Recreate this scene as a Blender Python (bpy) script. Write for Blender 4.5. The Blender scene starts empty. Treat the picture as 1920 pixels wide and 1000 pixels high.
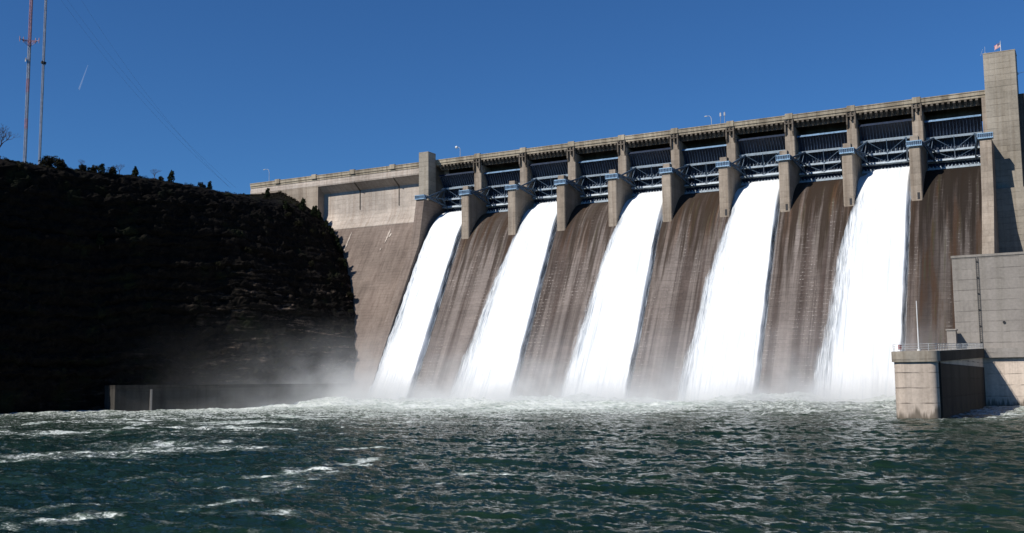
import bpy, bmesh, math, random
import numpy as np
from mathutils import Vector, Matrix
random.seed(7)
sc = bpy.context.scene
col = sc.collection
R = math.radians

# ------------------------------------------------------------------ camera
CAM = np.array((187.63, -282.13, 6.0)); YAW, PIT, FPX, ROLL = -0.501, 0.109, 2007.27, -0.009
fw = np.array((math.sin(YAW)*math.cos(PIT), math.cos(YAW)*math.cos(PIT), math.sin(PIT)))
rt0 = np.array((math.cos(YAW), -math.sin(YAW), 0.0)); up0 = np.cross(rt0, fw)
rt = rt0*math.cos(ROLL)+up0*math.sin(ROLL); up = up0*math.cos(ROLL)-rt0*math.sin(ROLL)
cd = bpy.data.cameras.new('camera'); cam = bpy.data.objects.new('camera', cd); col.objects.link(cam)
m = Matrix(((rt[0], up[0], -fw[0], CAM[0]), (rt[1], up[1], -fw[1], CAM[1]), (rt[2], up[2], -fw[2], CAM[2]), (0, 0, 0, 1)))
cam.matrix_world = m
cd.sensor_width = 36; cd.lens = FPX/1920*36; cd.clip_start = 0.5; cd.clip_end = 30000
sc.camera = cam
def at(u, v, D):
    """surveying helper: a real place from a bearing, an elevation and a distance"""
    d = fw + rt*((u-960)/FPX) - up*((v-500)/FPX)
    return CAM + d*D

# ------------------------------------------------------------------ light
sun_dir = Vector((-0.54, -1.03, 1.0)).normalized()
sl = bpy.data.lights.new('sun', 'SUN'); sl.energy = 5.0; sl.angle = R(0.5); sl.color = (1.0, 0.95, 0.87)
so = bpy.data.objects.new('sun', sl); col.objects.link(so)
so.rotation_euler = sun_dir.to_track_quat('Z', 'Y').to_euler()
so.location = (0, -100, 200)
w = bpy.data.worlds.new('World'); sc.world = w; w.use_nodes = True
nt = w.node_tree; nt.nodes.clear()
sky = nt.nodes.new('ShaderNodeTexSky'); sky.sky_type = 'NISHITA'; sky.sun_disc = False
sky.sun_elevation = math.asin(sun_dir.z); sky.sun_rotation = math.atan2(sun_dir.x, sun_dir.y)
sky.altitude = 300; sky.air_density = 1.0; sky.dust_density = 0.0; sky.ozone_density = 5.0
bg = nt.nodes.new('ShaderNodeBackground'); bg.inputs['Strength'].default_value = 0.07
out = nt.nodes.new('ShaderNodeOutputWorld')
tint = nt.nodes.new('ShaderNodeMix'); tint.data_type = 'RGBA'; tint.blend_type = 'MULTIPLY'; tint.inputs[0].default_value = 1
tint.inputs[7].default_value = (.47, .87, 1.27, 1); nt.links.new(sky.outputs[0], tint.inputs[6]); nt.links.new(tint.outputs[2], bg.inputs[0]); nt.links.new(bg.outputs[0], out.inputs[0])
sc.view_settings.view_transform = 'Standard'; sc.view_settings.look = 'None'
sc.view_settings.exposure = 0.0; sc.view_settings.gamma = 1.0
sc.cycles.use_denoising = True
sc.cycles.max_bounces = 8; sc.cycles.diffuse_bounces = 1; sc.cycles.glossy_bounces = 3; sc.cycles.transparent_max_bounces = 24; sc.cycles.volume_bounces = 2
sc.cycles.caustics_reflective = False; sc.cycles.caustics_refractive = False

# ------------------------------------------------------------------ helpers
def link(name, me, mat=None, parent=None, loc=None):
    o = bpy.data.objects.new(name, me); col.objects.link(o)
    if mat is not None and me is not None: me.materials.append(mat)
    if parent is not None: o.parent = parent
    if loc is not None: o.location = loc
    return o
def tag(o, label=None, cat=None, group=None, kind=None):
    if label: o['label'] = label
    if cat: o['category'] = cat
    if group: o['group'] = group
    if kind: o['kind'] = kind
    return o
def empty(name, loc=(0, 0, 0)):
    o = bpy.data.objects.new(name, None); col.objects.link(o); o.location = loc; o.empty_display_size = 0.5
    return o
class MB:
    def __init__(s): s.v = []; s.f = []
    def add(s, vs, fs):
        n = len(s.v); s.v += [tuple(p) for p in vs]; s.f += [tuple(i+n for i in f) for f in fs]
    def box(s, x0, x1, y0, y1, z0, z1):
        s.add([(x0,y0,z0),(x1,y0,z0),(x1,y1,z0),(x0,y1,z0),(x0,y0,z1),(x1,y0,z1),(x1,y1,z1),(x0,y1,z1)],
              [(3,2,1,0),(4,5,6,7),(0,1,5,4),(1,2,6,5),(2,3,7,6),(3,0,4,7)])
    def bar(s, a, b, wd, ht=None, upv=(0, 0, 1)):
        ht = ht or wd; a = Vector(a); b = Vector(b); d = (b-a).normalized(); u = Vector(upv)
        if abs(d.dot(u)) > 0.98: u = Vector((0, 1, 0))
        r = d.cross(u).normalized(); u = r.cross(d)
        P = []
        for q in (a, b):
            for sx, sy in ((-1,-1),(1,-1),(1,1),(-1,1)): P.append(q+r*sx*wd/2+u*sy*ht/2)
        s.add(P, [(3,2,1,0),(4,5,6,7),(0,1,5,4),(1,2,6,5),(2,3,7,6),(3,0,4,7)])
    def tube(s, pts, rad, n=6):
        pts = [Vector(p) for p in pts]; rads = rad if isinstance(rad, (list, tuple)) else [rad]*len(pts)
        base = len(s.v); rings = []
        for k, p in enumerate(pts):
            d = (pts[min(k+1, len(pts)-1)]-pts[max(k-1, 0)]).normalized()
            u = Vector((0, 0, 1)) if abs(d.z) < .95 else Vector((1, 0, 0))
            r = d.cross(u).normalized(); u = r.cross(d)
            rings.append([p+(r*math.cos(2*math.pi*j/n)+u*math.sin(2*math.pi*j/n))*rads[k] for j in range(n)])
        vs = [q for rg in rings for q in rg]; fs = []
        for k in range(len(pts)-1):
            for j in range(n):
                fs.append((k*n+j, k*n+(j+1) % n, (k+1)*n+(j+1) % n, (k+1)*n+j))
        fs.append(tuple(range(n))[::-1]); fs.append(tuple((len(pts)-1)*n+j for j in range(n)))
        s.add(vs, fs)
    def prism(s, prof, x0, x1):
        """closed (y,z) outline extruded along x"""
        n = len(prof)
        vs = [(x0, y, z) for y, z in prof]+[(x1, y, z) for y, z in prof]
        fs = [tuple(range(n)), tuple(range(2*n-1, n-1, -1))]
        for k in range(n): fs.append((k, n+k, n+(k+1) % n, (k+1) % n))
        s.add(vs, fs)
    def plan(s, outl, z0, z1):
        n = len(outl); z0 = z0 if hasattr(z0, '__len__') else [z0]*n; z1 = z1 if hasattr(z1, '__len__') else [z1]*n
        vs = [(p[0], p[1], z0[k]) for k, p in enumerate(outl)]+[(p[0], p[1], z1[k]) for k, p in enumerate(outl)]
        fs = [tuple(range(n-1, -1, -1)), tuple(range(n, 2*n))]
        for k in range(n): fs.append((k, (k+1) % n, n+(k+1) % n, n+k))
        s.add(vs, fs)
    def mesh(s, name, smooth=False, bevel=0):
        me = bpy.data.meshes.new(name); me.from_pydata(s.v, [], s.f)
        bm = bmesh.new(); bm.from_mesh(me); bmesh.ops.recalc_face_normals(bm, faces=bm.faces)
        if bevel: bmesh.ops.bevel(bm, geom=[e for e in bm.edges if len(e.link_faces) == 2 and e.calc_face_angle() > R(50)], offset=bevel, segments=1, affect='EDGES')
        bm.to_mesh(me); bm.free()
        if smooth: me.polygons.foreach_set('use_smooth', [True]*len(me.polygons))
        return me
    def build(s, name, mat, parent=None, smooth=False, bevel=0, loc=None):
        return link(name, s.mesh(name, smooth, bevel), mat, parent, loc)
def grid_mesh(name, X, Y, Z, smooth=True, attrs=None):
    n, k = X.shape
    me = bpy.data.meshes.new(name)
    V = np.stack((X, Y, Z), -1).reshape(-1, 3).astype(np.float32)
    idx = np.arange(n*k).reshape(n, k)
    F = np.stack((idx[:-1, :-1], idx[:-1, 1:], idx[1:, 1:], idx[1:, :-1]), -1).reshape(-1, 4).astype(np.int32)
    me.vertices.add(len(V)); me.vertices.foreach_set('co', V.ravel())
    me.loops.add(F.size); me.loops.foreach_set('vertex_index', F.ravel())
    me.polygons.add(len(F)); me.polygons.foreach_set('loop_start', np.arange(0, F.size, 4, dtype=np.int32))
    me.polygons.foreach_set('loop_total', np.full(len(F), 4, np.int32))
    me.update(calc_edges=True)
    if smooth: me.polygons.foreach_set('use_smooth', np.ones(len(F), bool))
    for nm, a in (attrs or {}).items():
        at_ = me.attributes.new(nm, 'FLOAT', 'POINT'); at_.data.foreach_set('value', a.ravel().astype(np.float32))
    return me
# gradient-free value noise, vectorised
def _h(ix, iy, iz, seed):
    n = (ix.astype(np.int64)*374761393 + iy.astype(np.int64)*668265263 + iz.astype(np.int64)*2147483647 + seed*974634757) & 0xffffffff
    n = ((n ^ (n >> 13))*1274126177) & 0xffffffff; n = n ^ (n >> 16)
    return (n & 0xffff)/32767.5-1.0
def vnoise(x, y, z=None, seed=0):
    if z is None: z = np.zeros_like(x)
    x, y, z = np.broadcast_arrays(x, y, z)
    fx, fy, fz = np.floor(x), np.floor(y), np.floor(z)
    tx, ty, tz = x-fx, y-fy, z-fz
    sx, sy, sz = [t*t*t*(t*(t*6-15)+10) for t in (tx, ty, tz)]
    r = 0
    for dx in (0, 1):
        for dy in (0, 1):
            for dz in (0, 1):
                wgt = (sx if dx else 1-sx)*(sy if dy else 1-sy)*(sz if dz else 1-sz)
                r = r+wgt*_h(fx+dx, fy+dy, fz+dz, seed)
    return r
def fbm(x, y, z=None, o=4, seed=0, gain=.5):
    r = 0; a = 1
    for k in range(o):
        f = 2.03**k
        r = r+a*vnoise(x*f, y*f, None if z is None else z*f, seed+k*17); a *= gain
    return r
def sstep(a, b, x):
    t = np.clip((x-a)/(b-a), 0, 1); return t*t*(3-2*t)

# ------------------------------------------------------------------ materials
class N:
    """small node-graph builder"""
    def __init__(s, name):
        s.m = bpy.data.materials.new(name); s.m.use_nodes = True; s.t = s.m.node_tree; s.t.nodes.clear()
        s.o = s.t.nodes.new('ShaderNodeOutputMaterial')
    def n(s, typ, **kw):
        nd = s.t.nodes.new(typ)
        for k, v in kw.items(): setattr(nd, k, v)
        return nd
    def set(s, sock, v):
        if isinstance(v, bpy.types.NodeSocket): s.t.links.new(v, sock)
        else: sock.default_value = v
    def math(s, op, a, b=0.0, c=None, clamp=False):
        nd = s.n('ShaderNodeMath', operation=op, use_clamp=clamp)
        s.set(nd.inputs[0], a); s.set(nd.inputs[1], b)
        if c is not None: s.set(nd.inputs[2], c)
        return nd.outputs[0]
    def pos(s): return s.n('ShaderNodeNewGeometry').outputs['Position']
    def objpos(s): return s.n('ShaderNodeTexCoord').outputs['Object']
    def scale(s, v, k):
        nd = s.n('ShaderNodeVectorMath', operation='MULTIPLY'); s.set(nd.inputs[0], v); nd.inputs[1].default_value = k
        return nd.outputs[0]
    def noise(s, v, sc_=1.0, det=4.0, rough=.55, dist=0.0):
        nd = s.n('ShaderNodeTexNoise'); s.set(nd.inputs['Vector'], v); nd.inputs['Scale'].default_value = sc_
        nd.inputs['Detail'].default_value = det; nd.inputs['Roughness'].default_value = rough; nd.inputs['Distortion'].default_value = dist
        return nd.outputs['Fac']
    def ramp(s, f, a, b, lo=0.0, hi=1.0, smooth=True):
        nd = s.n('ShaderNodeMapRange', interpolation_type='SMOOTHSTEP' if smooth else 'LINEAR')
        s.set(nd.inputs[0], f); nd.inputs[1].default_value = a; nd.inputs[2].default_value = b
        nd.inputs[3].default_value = lo; nd.inputs[4].default_value = hi
        return nd.outputs[0]
    def mix(s, f, a, b, mode='MIX'):
        nd = s.n('ShaderNodeMix', data_type='RGBA', blend_type=mode)
        s.set(nd.inputs[0], f)
        for i, v in ((6, a), (7, b)):
            if isinstance(v, (tuple, list)) and len(v) == 3: v = (*v, 1)
            s.set(nd.inputs[i], v)
        return nd.outputs[2]
    def val(s, c, f):
        """colour times a factor"""
        nd = s.n('ShaderNodeVectorMath', operation='SCALE')
        if isinstance(c, (tuple, list)): nd.inputs[0].default_value = c[:3]
        else: s.t.links.new(c, nd.inputs[0])
        s.set(nd.inputs['Scale'], f); return nd.outputs[0]
    def xyz(s, v):
        nd = s.n('ShaderNodeSeparateXYZ'); s.set(nd.inputs[0], v); return nd.outputs
    def bump(s, h, st=.3, d=.05):
        nd = s.n('ShaderNodeBump'); nd.inputs['Strength'].default_value = st; nd.inputs['Distance'].default_value = d
        s.set(nd.inputs['Height'], h); return nd.outputs[0]
    def pbr(s, colr, rough=.8, normal=None, metal=0.0, spec=.3, alpha=None):
        b = s.n('ShaderNodeBsdfPrincipled')
        if isinstance(colr, (tuple, list)) and len(colr) == 3: colr = (*colr, 1)
        s.set(b.inputs['Base Color'], colr); s.set(b.inputs['Roughness'], rough); s.set(b.inputs['Metallic'], metal)
        s.set(b.inputs['Specular IOR Level'], spec)
        if normal is not None: s.set(b.inputs['Normal'], normal)
        if alpha is not None: s.set(b.inputs['Alpha'], alpha)
        s.t.links.new(b.outputs[0], s.o.inputs[0]); s.b = b
        return s.m

def concrete(name, base, dark, lift=1.52, joint=.75, streak=.5, block=.10, moss=0.0, rust=0.0, flow=False, zwet=None):
    g = N(name); p = g.pos(); X, Y, Z = g.xyz(p)
    big = g.noise(p, .06, 5, .6); fine = g.noise(p, 1.7, 5, .65)
    st = g.noise(g.scale(p, (1.1, .25, .035) if not flow else (1.5, .02, .018)), 1.0, 5, .65)
    st2 = g.noise(g.scale(p, (.33, .1, .015) if not flow else (.45, .01, .008)), 1.0, 4, .6)
    # lifts and form panels: each pour has a slightly different tone
    zi = g.math('FLOOR', g.math('DIVIDE', Z, lift)); xi = g.math('FLOOR', g.math('DIVIDE', X, 4.15))
    wn = g.n('ShaderNodeTexWhiteNoise', noise_dimensions='2D')
    cb = g.n('ShaderNodeCombineXYZ'); g.set(cb.inputs[0], zi); g.set(cb.inputs[1], xi); g.set(wn.inputs['Vector'], cb.outputs[0])
    fz = g.math('FRACT', g.math('DIVIDE', Z, lift))
    jn = g.noise(g.scale(p, (.35, .35, 3)), 1.0, 3, .6)
    jl = g.math('MULTIPLY', g.math('LESS_THAN', fz, .075), g.ramp(jn, .38, .6))
    c = g.mix(g.ramp(st, .42, .72), base, dark)
    c = g.mix(g.math('MULTIPLY', g.ramp(st2, .45, .68), streak), c, dark)
    if flow:
        fk = g.noise(g.scale(p, (2.2, .3, .9)), 1.0, 4, .7); fr = g.noise(g.scale(p, (.16, .02, .05)), 1.0, 3, .6)
        fleck = g.math('MULTIPLY', g.math('MULTIPLY', g.math('LESS_THAN', g.math('ABSOLUTE', g.math('SUBTRACT', fz, .2)), .13), g.ramp(fk, .47, .62)), g.ramp(fr, .42, .58))
        c = g.mix(g.math('MULTIPLY', fleck, .75), c, (.34, .30, .27))
        bd = g.noise(g.scale(p, (.19, 0, .004)), 1.3, 2, .5)
        c = g.mix(g.ramp(bd, .40, .47, .65, 0), c, (.225, .19, .17)); c = g.mix(g.ramp(bd, .53, .59, 0, .75), c, (.07, .05, .042))
    f = g.math('ADD', g.ramp(big, .3, .7, .82, 1.15), g.ramp(fine, .3, .7, -.09, .09))
    f = g.math('ADD', f, g.ramp(wn.outputs[0], 0, 1, -block, block, False))
    f = g.math('MULTIPLY', f, g.math('SUBTRACT', 1.0, g.math('MULTIPLY', jl, 1-joint)))
    c = g.val(c, f)
    if rust:
        rn = g.noise(g.scale(p, (.5, .05, .03)), 1.0, 4, .6)
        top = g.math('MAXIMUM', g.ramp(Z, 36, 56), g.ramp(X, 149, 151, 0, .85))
        c = g.mix(g.math('MULTIPLY', g.math('MULTIPLY', g.ramp(rn, .46, .62), top), rust), c, (.085, .038, .014))
        gn = g.noise(g.scale(p, (.7, .06, .02)), 1.37, 3, .6)
        c = g.mix(g.math('MULTIPLY', g.math('MULTIPLY', g.ramp(gn, .55, .68), top), moss), c, (.06, .062, .012))
        dk = g.noise(g.scale(p, (.33, .02, .012)), 1.9, 4, .6)
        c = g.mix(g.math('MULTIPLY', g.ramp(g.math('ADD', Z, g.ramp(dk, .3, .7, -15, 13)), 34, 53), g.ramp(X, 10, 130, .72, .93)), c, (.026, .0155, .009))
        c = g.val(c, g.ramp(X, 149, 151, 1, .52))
    if zwet is not None:
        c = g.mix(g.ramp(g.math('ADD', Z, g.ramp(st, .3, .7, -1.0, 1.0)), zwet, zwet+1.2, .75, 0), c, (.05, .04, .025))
    h = g.math('ADD', g.math('MULTIPLY', fine, .6), g.math('MULTIPLY', jl, -.8))
    return g.pbr(c, .85, g.bump(h, .5, .08), spec=.25)
M = {}
M['pier'] = concrete('pier_concrete', (.32, .268, .215), (.21, .165, .125), streak=.7, joint=.8)
M['tower'] = concrete('tower_concrete', (.32, .285, .235), (.24, .205, .16), streak=.4, joint=.6)
M['slope'] = concrete('sloped_concrete', (.205, .162, .135), (.14, .106, .088), lift=.95, streak=.6, joint=.5, block=.055)
M['wall'] = concrete('wall_concrete', (.46, .40, .345), (.36, .295, .245), streak=.5, joint=.7, block=.07)
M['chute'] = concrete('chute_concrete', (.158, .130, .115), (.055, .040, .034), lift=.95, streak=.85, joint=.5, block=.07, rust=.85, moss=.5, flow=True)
M['parapet'] = concrete('parapet_concrete', (.36, .31, .235), (.2, .165, .12), lift=5, streak=.9, block=.12)
M['house'] = concrete('powerhouse_concrete', (.265, .24, .215), (.22, .20, .175), lift=2.3, streak=.6, joint=.62, block=.035)
M['nose'] = concrete('river_wall_concrete', (.57, .48, .40), (.45, .375, .31), lift=2.35, streak=.55, joint=.35, block=.05, zwet=.6)
M['darkcon'] = concrete('stained_concrete', (.16, .135, .11), (.08, .065, .05), streak=.9)

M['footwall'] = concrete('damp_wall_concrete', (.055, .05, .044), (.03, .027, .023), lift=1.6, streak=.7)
M['flank'] = concrete('stain_shade_concrete', (.04, .035, .03), (.012, .011, .010), lift=3.05, streak=.9, joint=.6, block=.3, zwet=.6)  # stains and shade of the river wall's right side, both in the colour
def paint(name, c, rough=.45, metal=0.0, var=.25):
    g = N(name); p = g.pos(); n1 = g.noise(p, .8, 5, .65); n2 = g.noise(g.scale(p, (2, 2, .3)), 1.5, 4, .6)
    cc = g.val(c, g.math('ADD', g.ramp(n1, .3, .7, 1-var, 1+var), g.ramp(n2, .4, .7, 0, -var)))
    cc = g.mix(g.math('MULTIPLY', g.ramp(n2, .6, .72), .5), cc, (.09, .045, .02))
    return g.pbr(cc, rough, g.bump(n1, .15, .02), metal=metal, spec=.4)
M['rib'] = paint('rib_paint', (.045, .075, .13), .55)
M['skin'] = paint('navy_gate_paint', (.016, .027, .055), .55)
M['girder'] = paint('pale_steel_paint', (.38, .45, .51), .5, var=.15)
M['arm'] = paint('blue_steel_paint', (.06, .10, .15), .5)
M['trun'] = paint('light_blue_paint', (.27, .42, .58), .45, var=.15)
M['topb'] = paint('sunlit_top_rail_paint', (.18, .29, .43), .5)  # sunlit top edge of the closed gates, painted in as lighter blue
M['trundark'] = paint('trunnion_shadow_slots', (.04, .07, .12), .6)
M['steel'] = paint('galvanised_steel', (.45, .47, .48), .4, var=.15)
M['white'] = paint('white_paint', (.72, .72, .70), .5, var=.08)
M['red'] = paint('red_paint', (.42, .05, .045), .5, var=.15)
M['black'] = paint('dark_fitting', (.02, .02, .022), .6)
M['orangemast'] = paint('faded_red_mast_paint', (.46, .24, .24), .6)
M['greymast'] = paint('grey_mast_steel', (.36, .37, .40), .6)

# rock
g = N('cliff_rock'); p = g.pos(); X, Y, Z = g.xyz(p)
a = g.noise(g.scale(p, (.12, .12, .9)), 1.0, 6, .68, .3); b = g.noise(p, .045, 4, .6); c_ = g.noise(p, .5, 6, .7)
led = g.math('MULTIPLY', g.ramp(a, .53, .64), g.math('MULTIPLY', g.ramp(b, .38, .6), g.ramp(g.math('ADD', X, g.math('MULTIPLY', Z, -.25)), -50, -20)))
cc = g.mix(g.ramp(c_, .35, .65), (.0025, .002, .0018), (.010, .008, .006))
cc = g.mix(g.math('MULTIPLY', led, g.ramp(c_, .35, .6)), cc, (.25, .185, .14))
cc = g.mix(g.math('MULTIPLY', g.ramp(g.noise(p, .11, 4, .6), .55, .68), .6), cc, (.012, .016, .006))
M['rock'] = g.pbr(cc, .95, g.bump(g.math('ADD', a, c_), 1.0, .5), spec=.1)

def leafmat(name, c1, c2):
    g = N(name); p = g.pos(); n1 = g.noise(p, 1.1, 3, .6)
    return g.pbr(g.mix(g.ramp(n1, .35, .65), c1, c2), .8, spec=.1)
M['cedar'] = leafmat('cedar_foliage', (.006, .010, .004), (.022, .03, .012))
M['scrub'] = leafmat('scrub_foliage', (.008, .008, .004), (.026, .024, .012))
M['twig'] = leafmat('bare_twigs', (.05, .035, .03), (.11, .07, .06))
M['bark'] = leafmat('bark', (.02, .014, .01), (.05, .036, .028))

# ------------------------------------------------------------------ the river
P = 16.6; NB = 10
def bank_path():
    return np.array([(-120., -420.), (-75., -210.), (-45.3, -114.3), (-38.5, -86.7), (-25., -58.), (-11.5, -30.), (-9.5, -24.)])
g = N('river_water'); p = g.pos()
fa = g.n('ShaderNodeAttribute', attribute_name='foam').outputs['Fac']
n1 = g.noise(g.scale(p, (.55, .8, 1)), 1.0, 6, .62, .6); n2 = g.noise(p, 2.6, 5, .65, .4); n3 = g.noise(g.scale(p, (.09, .13, 1)), 1.0, 4, .6, .5)
fn1 = g.noise(g.scale(p, (.16, .34, 1)), 1.0, 8, .72, 1.1); fn2 = g.noise(g.scale(p, (.75, 1.4, 1)), 1.0, 6, .7, .8)
NN = g.math('ADD', g.math('MULTIPLY', fn1, .62), g.math('MULTIPLY', fn2, .38))
thr = g.ramp(fa, 0.0, 1.0, .68, .37, False)
solid = g.ramp(g.math('SUBTRACT', NN, thr), -.045, .05)
thin = g.math('MULTIPLY', g.ramp(g.math('SUBTRACT', NN, thr), -.13, .02), .28)
fl = g.noise(g.scale(p, (.10, .21, 1)), 1.0, 5, .6, 1.6); fl2 = g.noise(g.scale(p, (.33, .6, 1)), 1.0, 5, .65, 1.4)
line = g.math('MAXIMUM', g.ramp(g.math('ABSOLUTE', g.math('SUBTRACT', fl, .5)), 0, .016, 1, 0), g.math('MULTIPLY', g.ramp(g.math('ABSOLUTE', g.math('SUBTRACT', fl2, .5)), 0, .02, 1, 0), .7))
line = g.math('MULTIPLY', g.math('MULTIPLY', line, g.ramp(fn2, .42, .60)), g.ramp(fa, .10, .42))
fine_ = g.noise(g.scale(p, (1.9, 3.6, 1)), 1.0, 6, .72, .8)
brk_ = g.math('MAXIMUM', g.ramp(fine_, .40, .56), g.ramp(fa, .75, 1.1))
foam = g.math('MULTIPLY', g.math('MAXIMUM', g.math('MAXIMUM', solid, thin), g.math('MULTIPLY', line, .85)), brk_, clamp=True)
body = g.mix(g.ramp(n3, .3, .7), (.0045, .0150, .0080), (.010, .0255, .0135))
body = g.mix(g.ramp(fa, .15, .8, 0, .75), body, (.07, .095, .07))
fcol = g.mix(g.ramp(g.math('ADD', g.math('MULTIPLY', fn1, .5), g.math('MULTIPLY', fn2, .5)), .40, .58), (.30, .36, .31), (.76, .79, .75))
cc = g.mix(foam, body, fcol)
hh = g.math('ADD', g.math('MULTIPLY', g.noise(g.scale(p, (.55, 1.25, 1)), 1.2, 6, .62, .4), 1.0), g.math('MULTIPLY', g.noise(g.scale(p, (.7, 1.5, 1)), 3.2, 4, .6, .3), .3))
M['water'] = g.pbr(cc, g.math('ADD', .05, g.math('MULTIPLY', foam, .6)), g.bump(hh, .85, .3), spec=.13)
g.b.inputs['IOR'].default_value = 1.33; g.b.inputs['Specular Tint'].default_value = (.85, 1.0, .6, 1)

def seg_dist(px, py, path):
    d = np.full(px.shape, 1e9)
    for (ax, ay), (bx, by) in zip(path[:-1], path[1:]):
        dx, dy = bx-ax, by-ay; t = np.clip(((px-ax)*dx+(py-ay)*dy)/(dx*dx+dy*dy), 0, 1)
        d = np.minimum(d, np.hypot(px-ax-t*dx, py-ay-t*dy))
    return d
def make_water():
    c0 = (187.63+.48*18, -282.13-.877*18)
    ang_c = math.atan2(.877, -.48)
    dense = np.linspace(-.52, .52, 900); outer = np.linspace(.56, math.pi, 40)
    ang = np.concatenate((-outer[::-1], dense, outer))+ang_c
    rr = np.concatenate(([.5, 12, 24], 34*np.exp(np.linspace(0, math.log(345/34.), 760)), [380, 450, 600, 1000, 1800, 3200]))
    A, Q = np.meshgrid(ang, rr)
    X = c0[0]+np.cos(A)*Q; Y = c0[1]+np.sin(A)*Q
    # distance downstream of the toe, spread over the spillway width
    toe = np.where((X > -6) & (X < 160), np.maximum(0, -30-Y), np.hypot(np.minimum(np.abs(X+6), np.abs(X-160)), np.maximum(0, -30-Y)))
    jet = .5+.5*np.cos((X-P*.5+toe*.15)/P*math.pi)       # stronger in front of the running bays
    meander = fbm(X*.02, Y*.02, o=3, seed=3)*9
    near = np.where(X > 157, .55, 1.0)*np.exp(-np.maximum(0, toe+meander)/34.0)
    bank = seg_dist(X, Y, bank_path())
    bk = np.exp(-np.maximum(0, bank-2)/16.)*sstep(-150, -60, Y)
    foam = 1.1*near*(.8+.2*jet)+.62*bk
    # drifting lines of foam further out
    u1 = (X*.85+Y*.25); v1 = (-X*.25+Y*.85)
    wx = fbm(X*.03, Y*.03, o=3, seed=21)*16
    ridge = 1-np.abs(vnoise((v1+wx)*.085, u1*.022, seed=5))*2.2
    patch = sstep(-.1, .7, fbm(X*.018, Y*.022, o=3, seed=9))
    left = sstep(150, 60, X+.12*(Y+100))
    foam += .48*np.clip(ridge, 0, 1)**2*(.25+.75*patch)*(.2+.8*left)*sstep(40, 80, Q)
    foam += .22*sstep(.0, .6, fbm(X*.06, Y*.09, o=3, seed=31))*np.exp(-toe/70.)
    foam += .36*sstep(190, 40, toe)*(.55+.45*left)+.13*left
    # drift lines of foam on the eddies between the banks (plan positions surveyed on the water)
    lines = [((0, 868), (140, 852), (300, 838), (470, 842)), ((180, 860), (330, 834), (480, 822)), ((30, 992), (150, 975), (290, 962), (420, 944), (520, 915), (628, 888)),
             ((120, 948), (260, 930), (400, 920)), ((60, 815), (230, 806), (420, 800), (600, 808)), ((240, 905), (380, 892), (500, 896), (640, 872), (760, 858)),
             ((430, 975), (485, 972)), ((0, 800), (90, 793), (210, 786), (330, 790)), ((560, 850), (700, 838), (850, 846)), ((500, 905), (560, 915), (600, 905), (560, 896)), ((640, 800), (780, 790), (960, 798)), ((820, 905), (900, 890), (1000, 893))]
    lw1 = fbm(X*.12, Y*.12, o=3, seed=101)*1.9; lw2 = fbm(X*.12, Y*.12, o=3, seed=103)*1.9
    brk = sstep(-.35, .45, fbm(X*.16, Y*.22, o=4, seed=107))
    for ln_ in lines:
        pts = []
        for u, v in ln_:
            d = fw+rt*((u-960)/FPX)-up*((v-500)/FPX); k = -CAM[2]/d[2]; pts.append((CAM[0]+d[0]*k, CAM[1]+d[1]*k))
        dd = seg_dist(X+lw1, Y+lw2, np.array(pts))
        wd = .40+.45*brk
        foam += .66*np.exp(-(dd/wd)**2)*(.15+.85*brk)+.10*np.exp(-(dd/2.6)**2)
    # weak wake below the river wall
    tw = np.hypot((X-172)/16, (Y+60)/45); foam += .35*np.exp(-tw**2*1.5)
    # surface
    ch = 1-.35*sstep(250, 60, Q)
    Z = .13*fbm(X*.08+.02*Y, Y*.13, o=2, seed=41)+.18*fbm(X*.15+.06*Y+.3*vnoise(X*.08, Y*.08, seed=8), Y*.42, o=2, seed=43)+.125*fbm(X*.42, Y*1.15, o=2, seed=47)+.075*fbm(X*1.1, Y*2.5, o=2, seed=49)
    boil = np.exp(-toe/28.)*np.where(X > 157, .15, 1.0)
    Z *= (.95+1.7*boil)
    mound = np.exp(-(toe/24.)**2)*np.where(X > 157, .12, 1.0)*sstep(-28, -6, X)
    Z += mound*(1.5+1.0*fbm(X*.07, Y*.10, o=4, seed=61))+.35*boil*np.abs(fbm(X*.3, Y*.35, o=4, seed=63))
    far = Q > 400; Z = np.where(far, 0, Z)
    me = grid_mesh('water', X, Y, Z, attrs={'foam': np.clip(foam, 0, 1.3)})
    o = link('water', me, M['water']); tag(o, 'choppy dark green river below the dam with streaks of white foam', 'river', kind='structure')
make_water()

# ------------------------------------------------------------------ spillway profile
YC, ZC, KC, YT, SL = 12.0, 60.2, .065, 13.85, 1.8     # crest, curvature, tangent point, slope
def chute_z(y):
    d = YC-np.asarray(y, float)
    zt = ZC-KC*YT*YT
    return np.where(d < 0, ZC-.02*d*d, np.where(d < YT, ZC-KC*d*d, zt-(d-YT)*SL))
ys = np.concatenate((np.linspace(16, YC-YT, 26), [-15, -25, -32]))
prof = [(y, float(chute_z(y))) for y in ys]
body_prof = [(26, -8), (26, 56)]+[(y, z) for y, z in prof]+[(-32, -8)]

dam = empty('spillway', (P*5, 11, 0))
tag(dam, 'long concrete spillway with ten brown chutes between tall piers', 'spillway')
def child(mb, name, mat, parent, smooth=False, bevel=0):
    o = mb.build(name, mat, parent, smooth, bevel)
    o.matrix_parent_inverse = parent.matrix_world.inverted() if parent.type != 'EMPTY' else Matrix.Translation(-Vector(parent.location))
    return o
for i in range(NB):
    mb = MB(); mb.prism(body_prof, i*P+.012, (i+1)*P-.012)
    child(mb, 'chute', M['chute'], dam)
    # raised concrete seams down the chute face
mb = MB(); mb.box(0, NB*P, 24, 30, -8, 58); child(mb, 'core_wall', M['darkcon'], dam)

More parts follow.
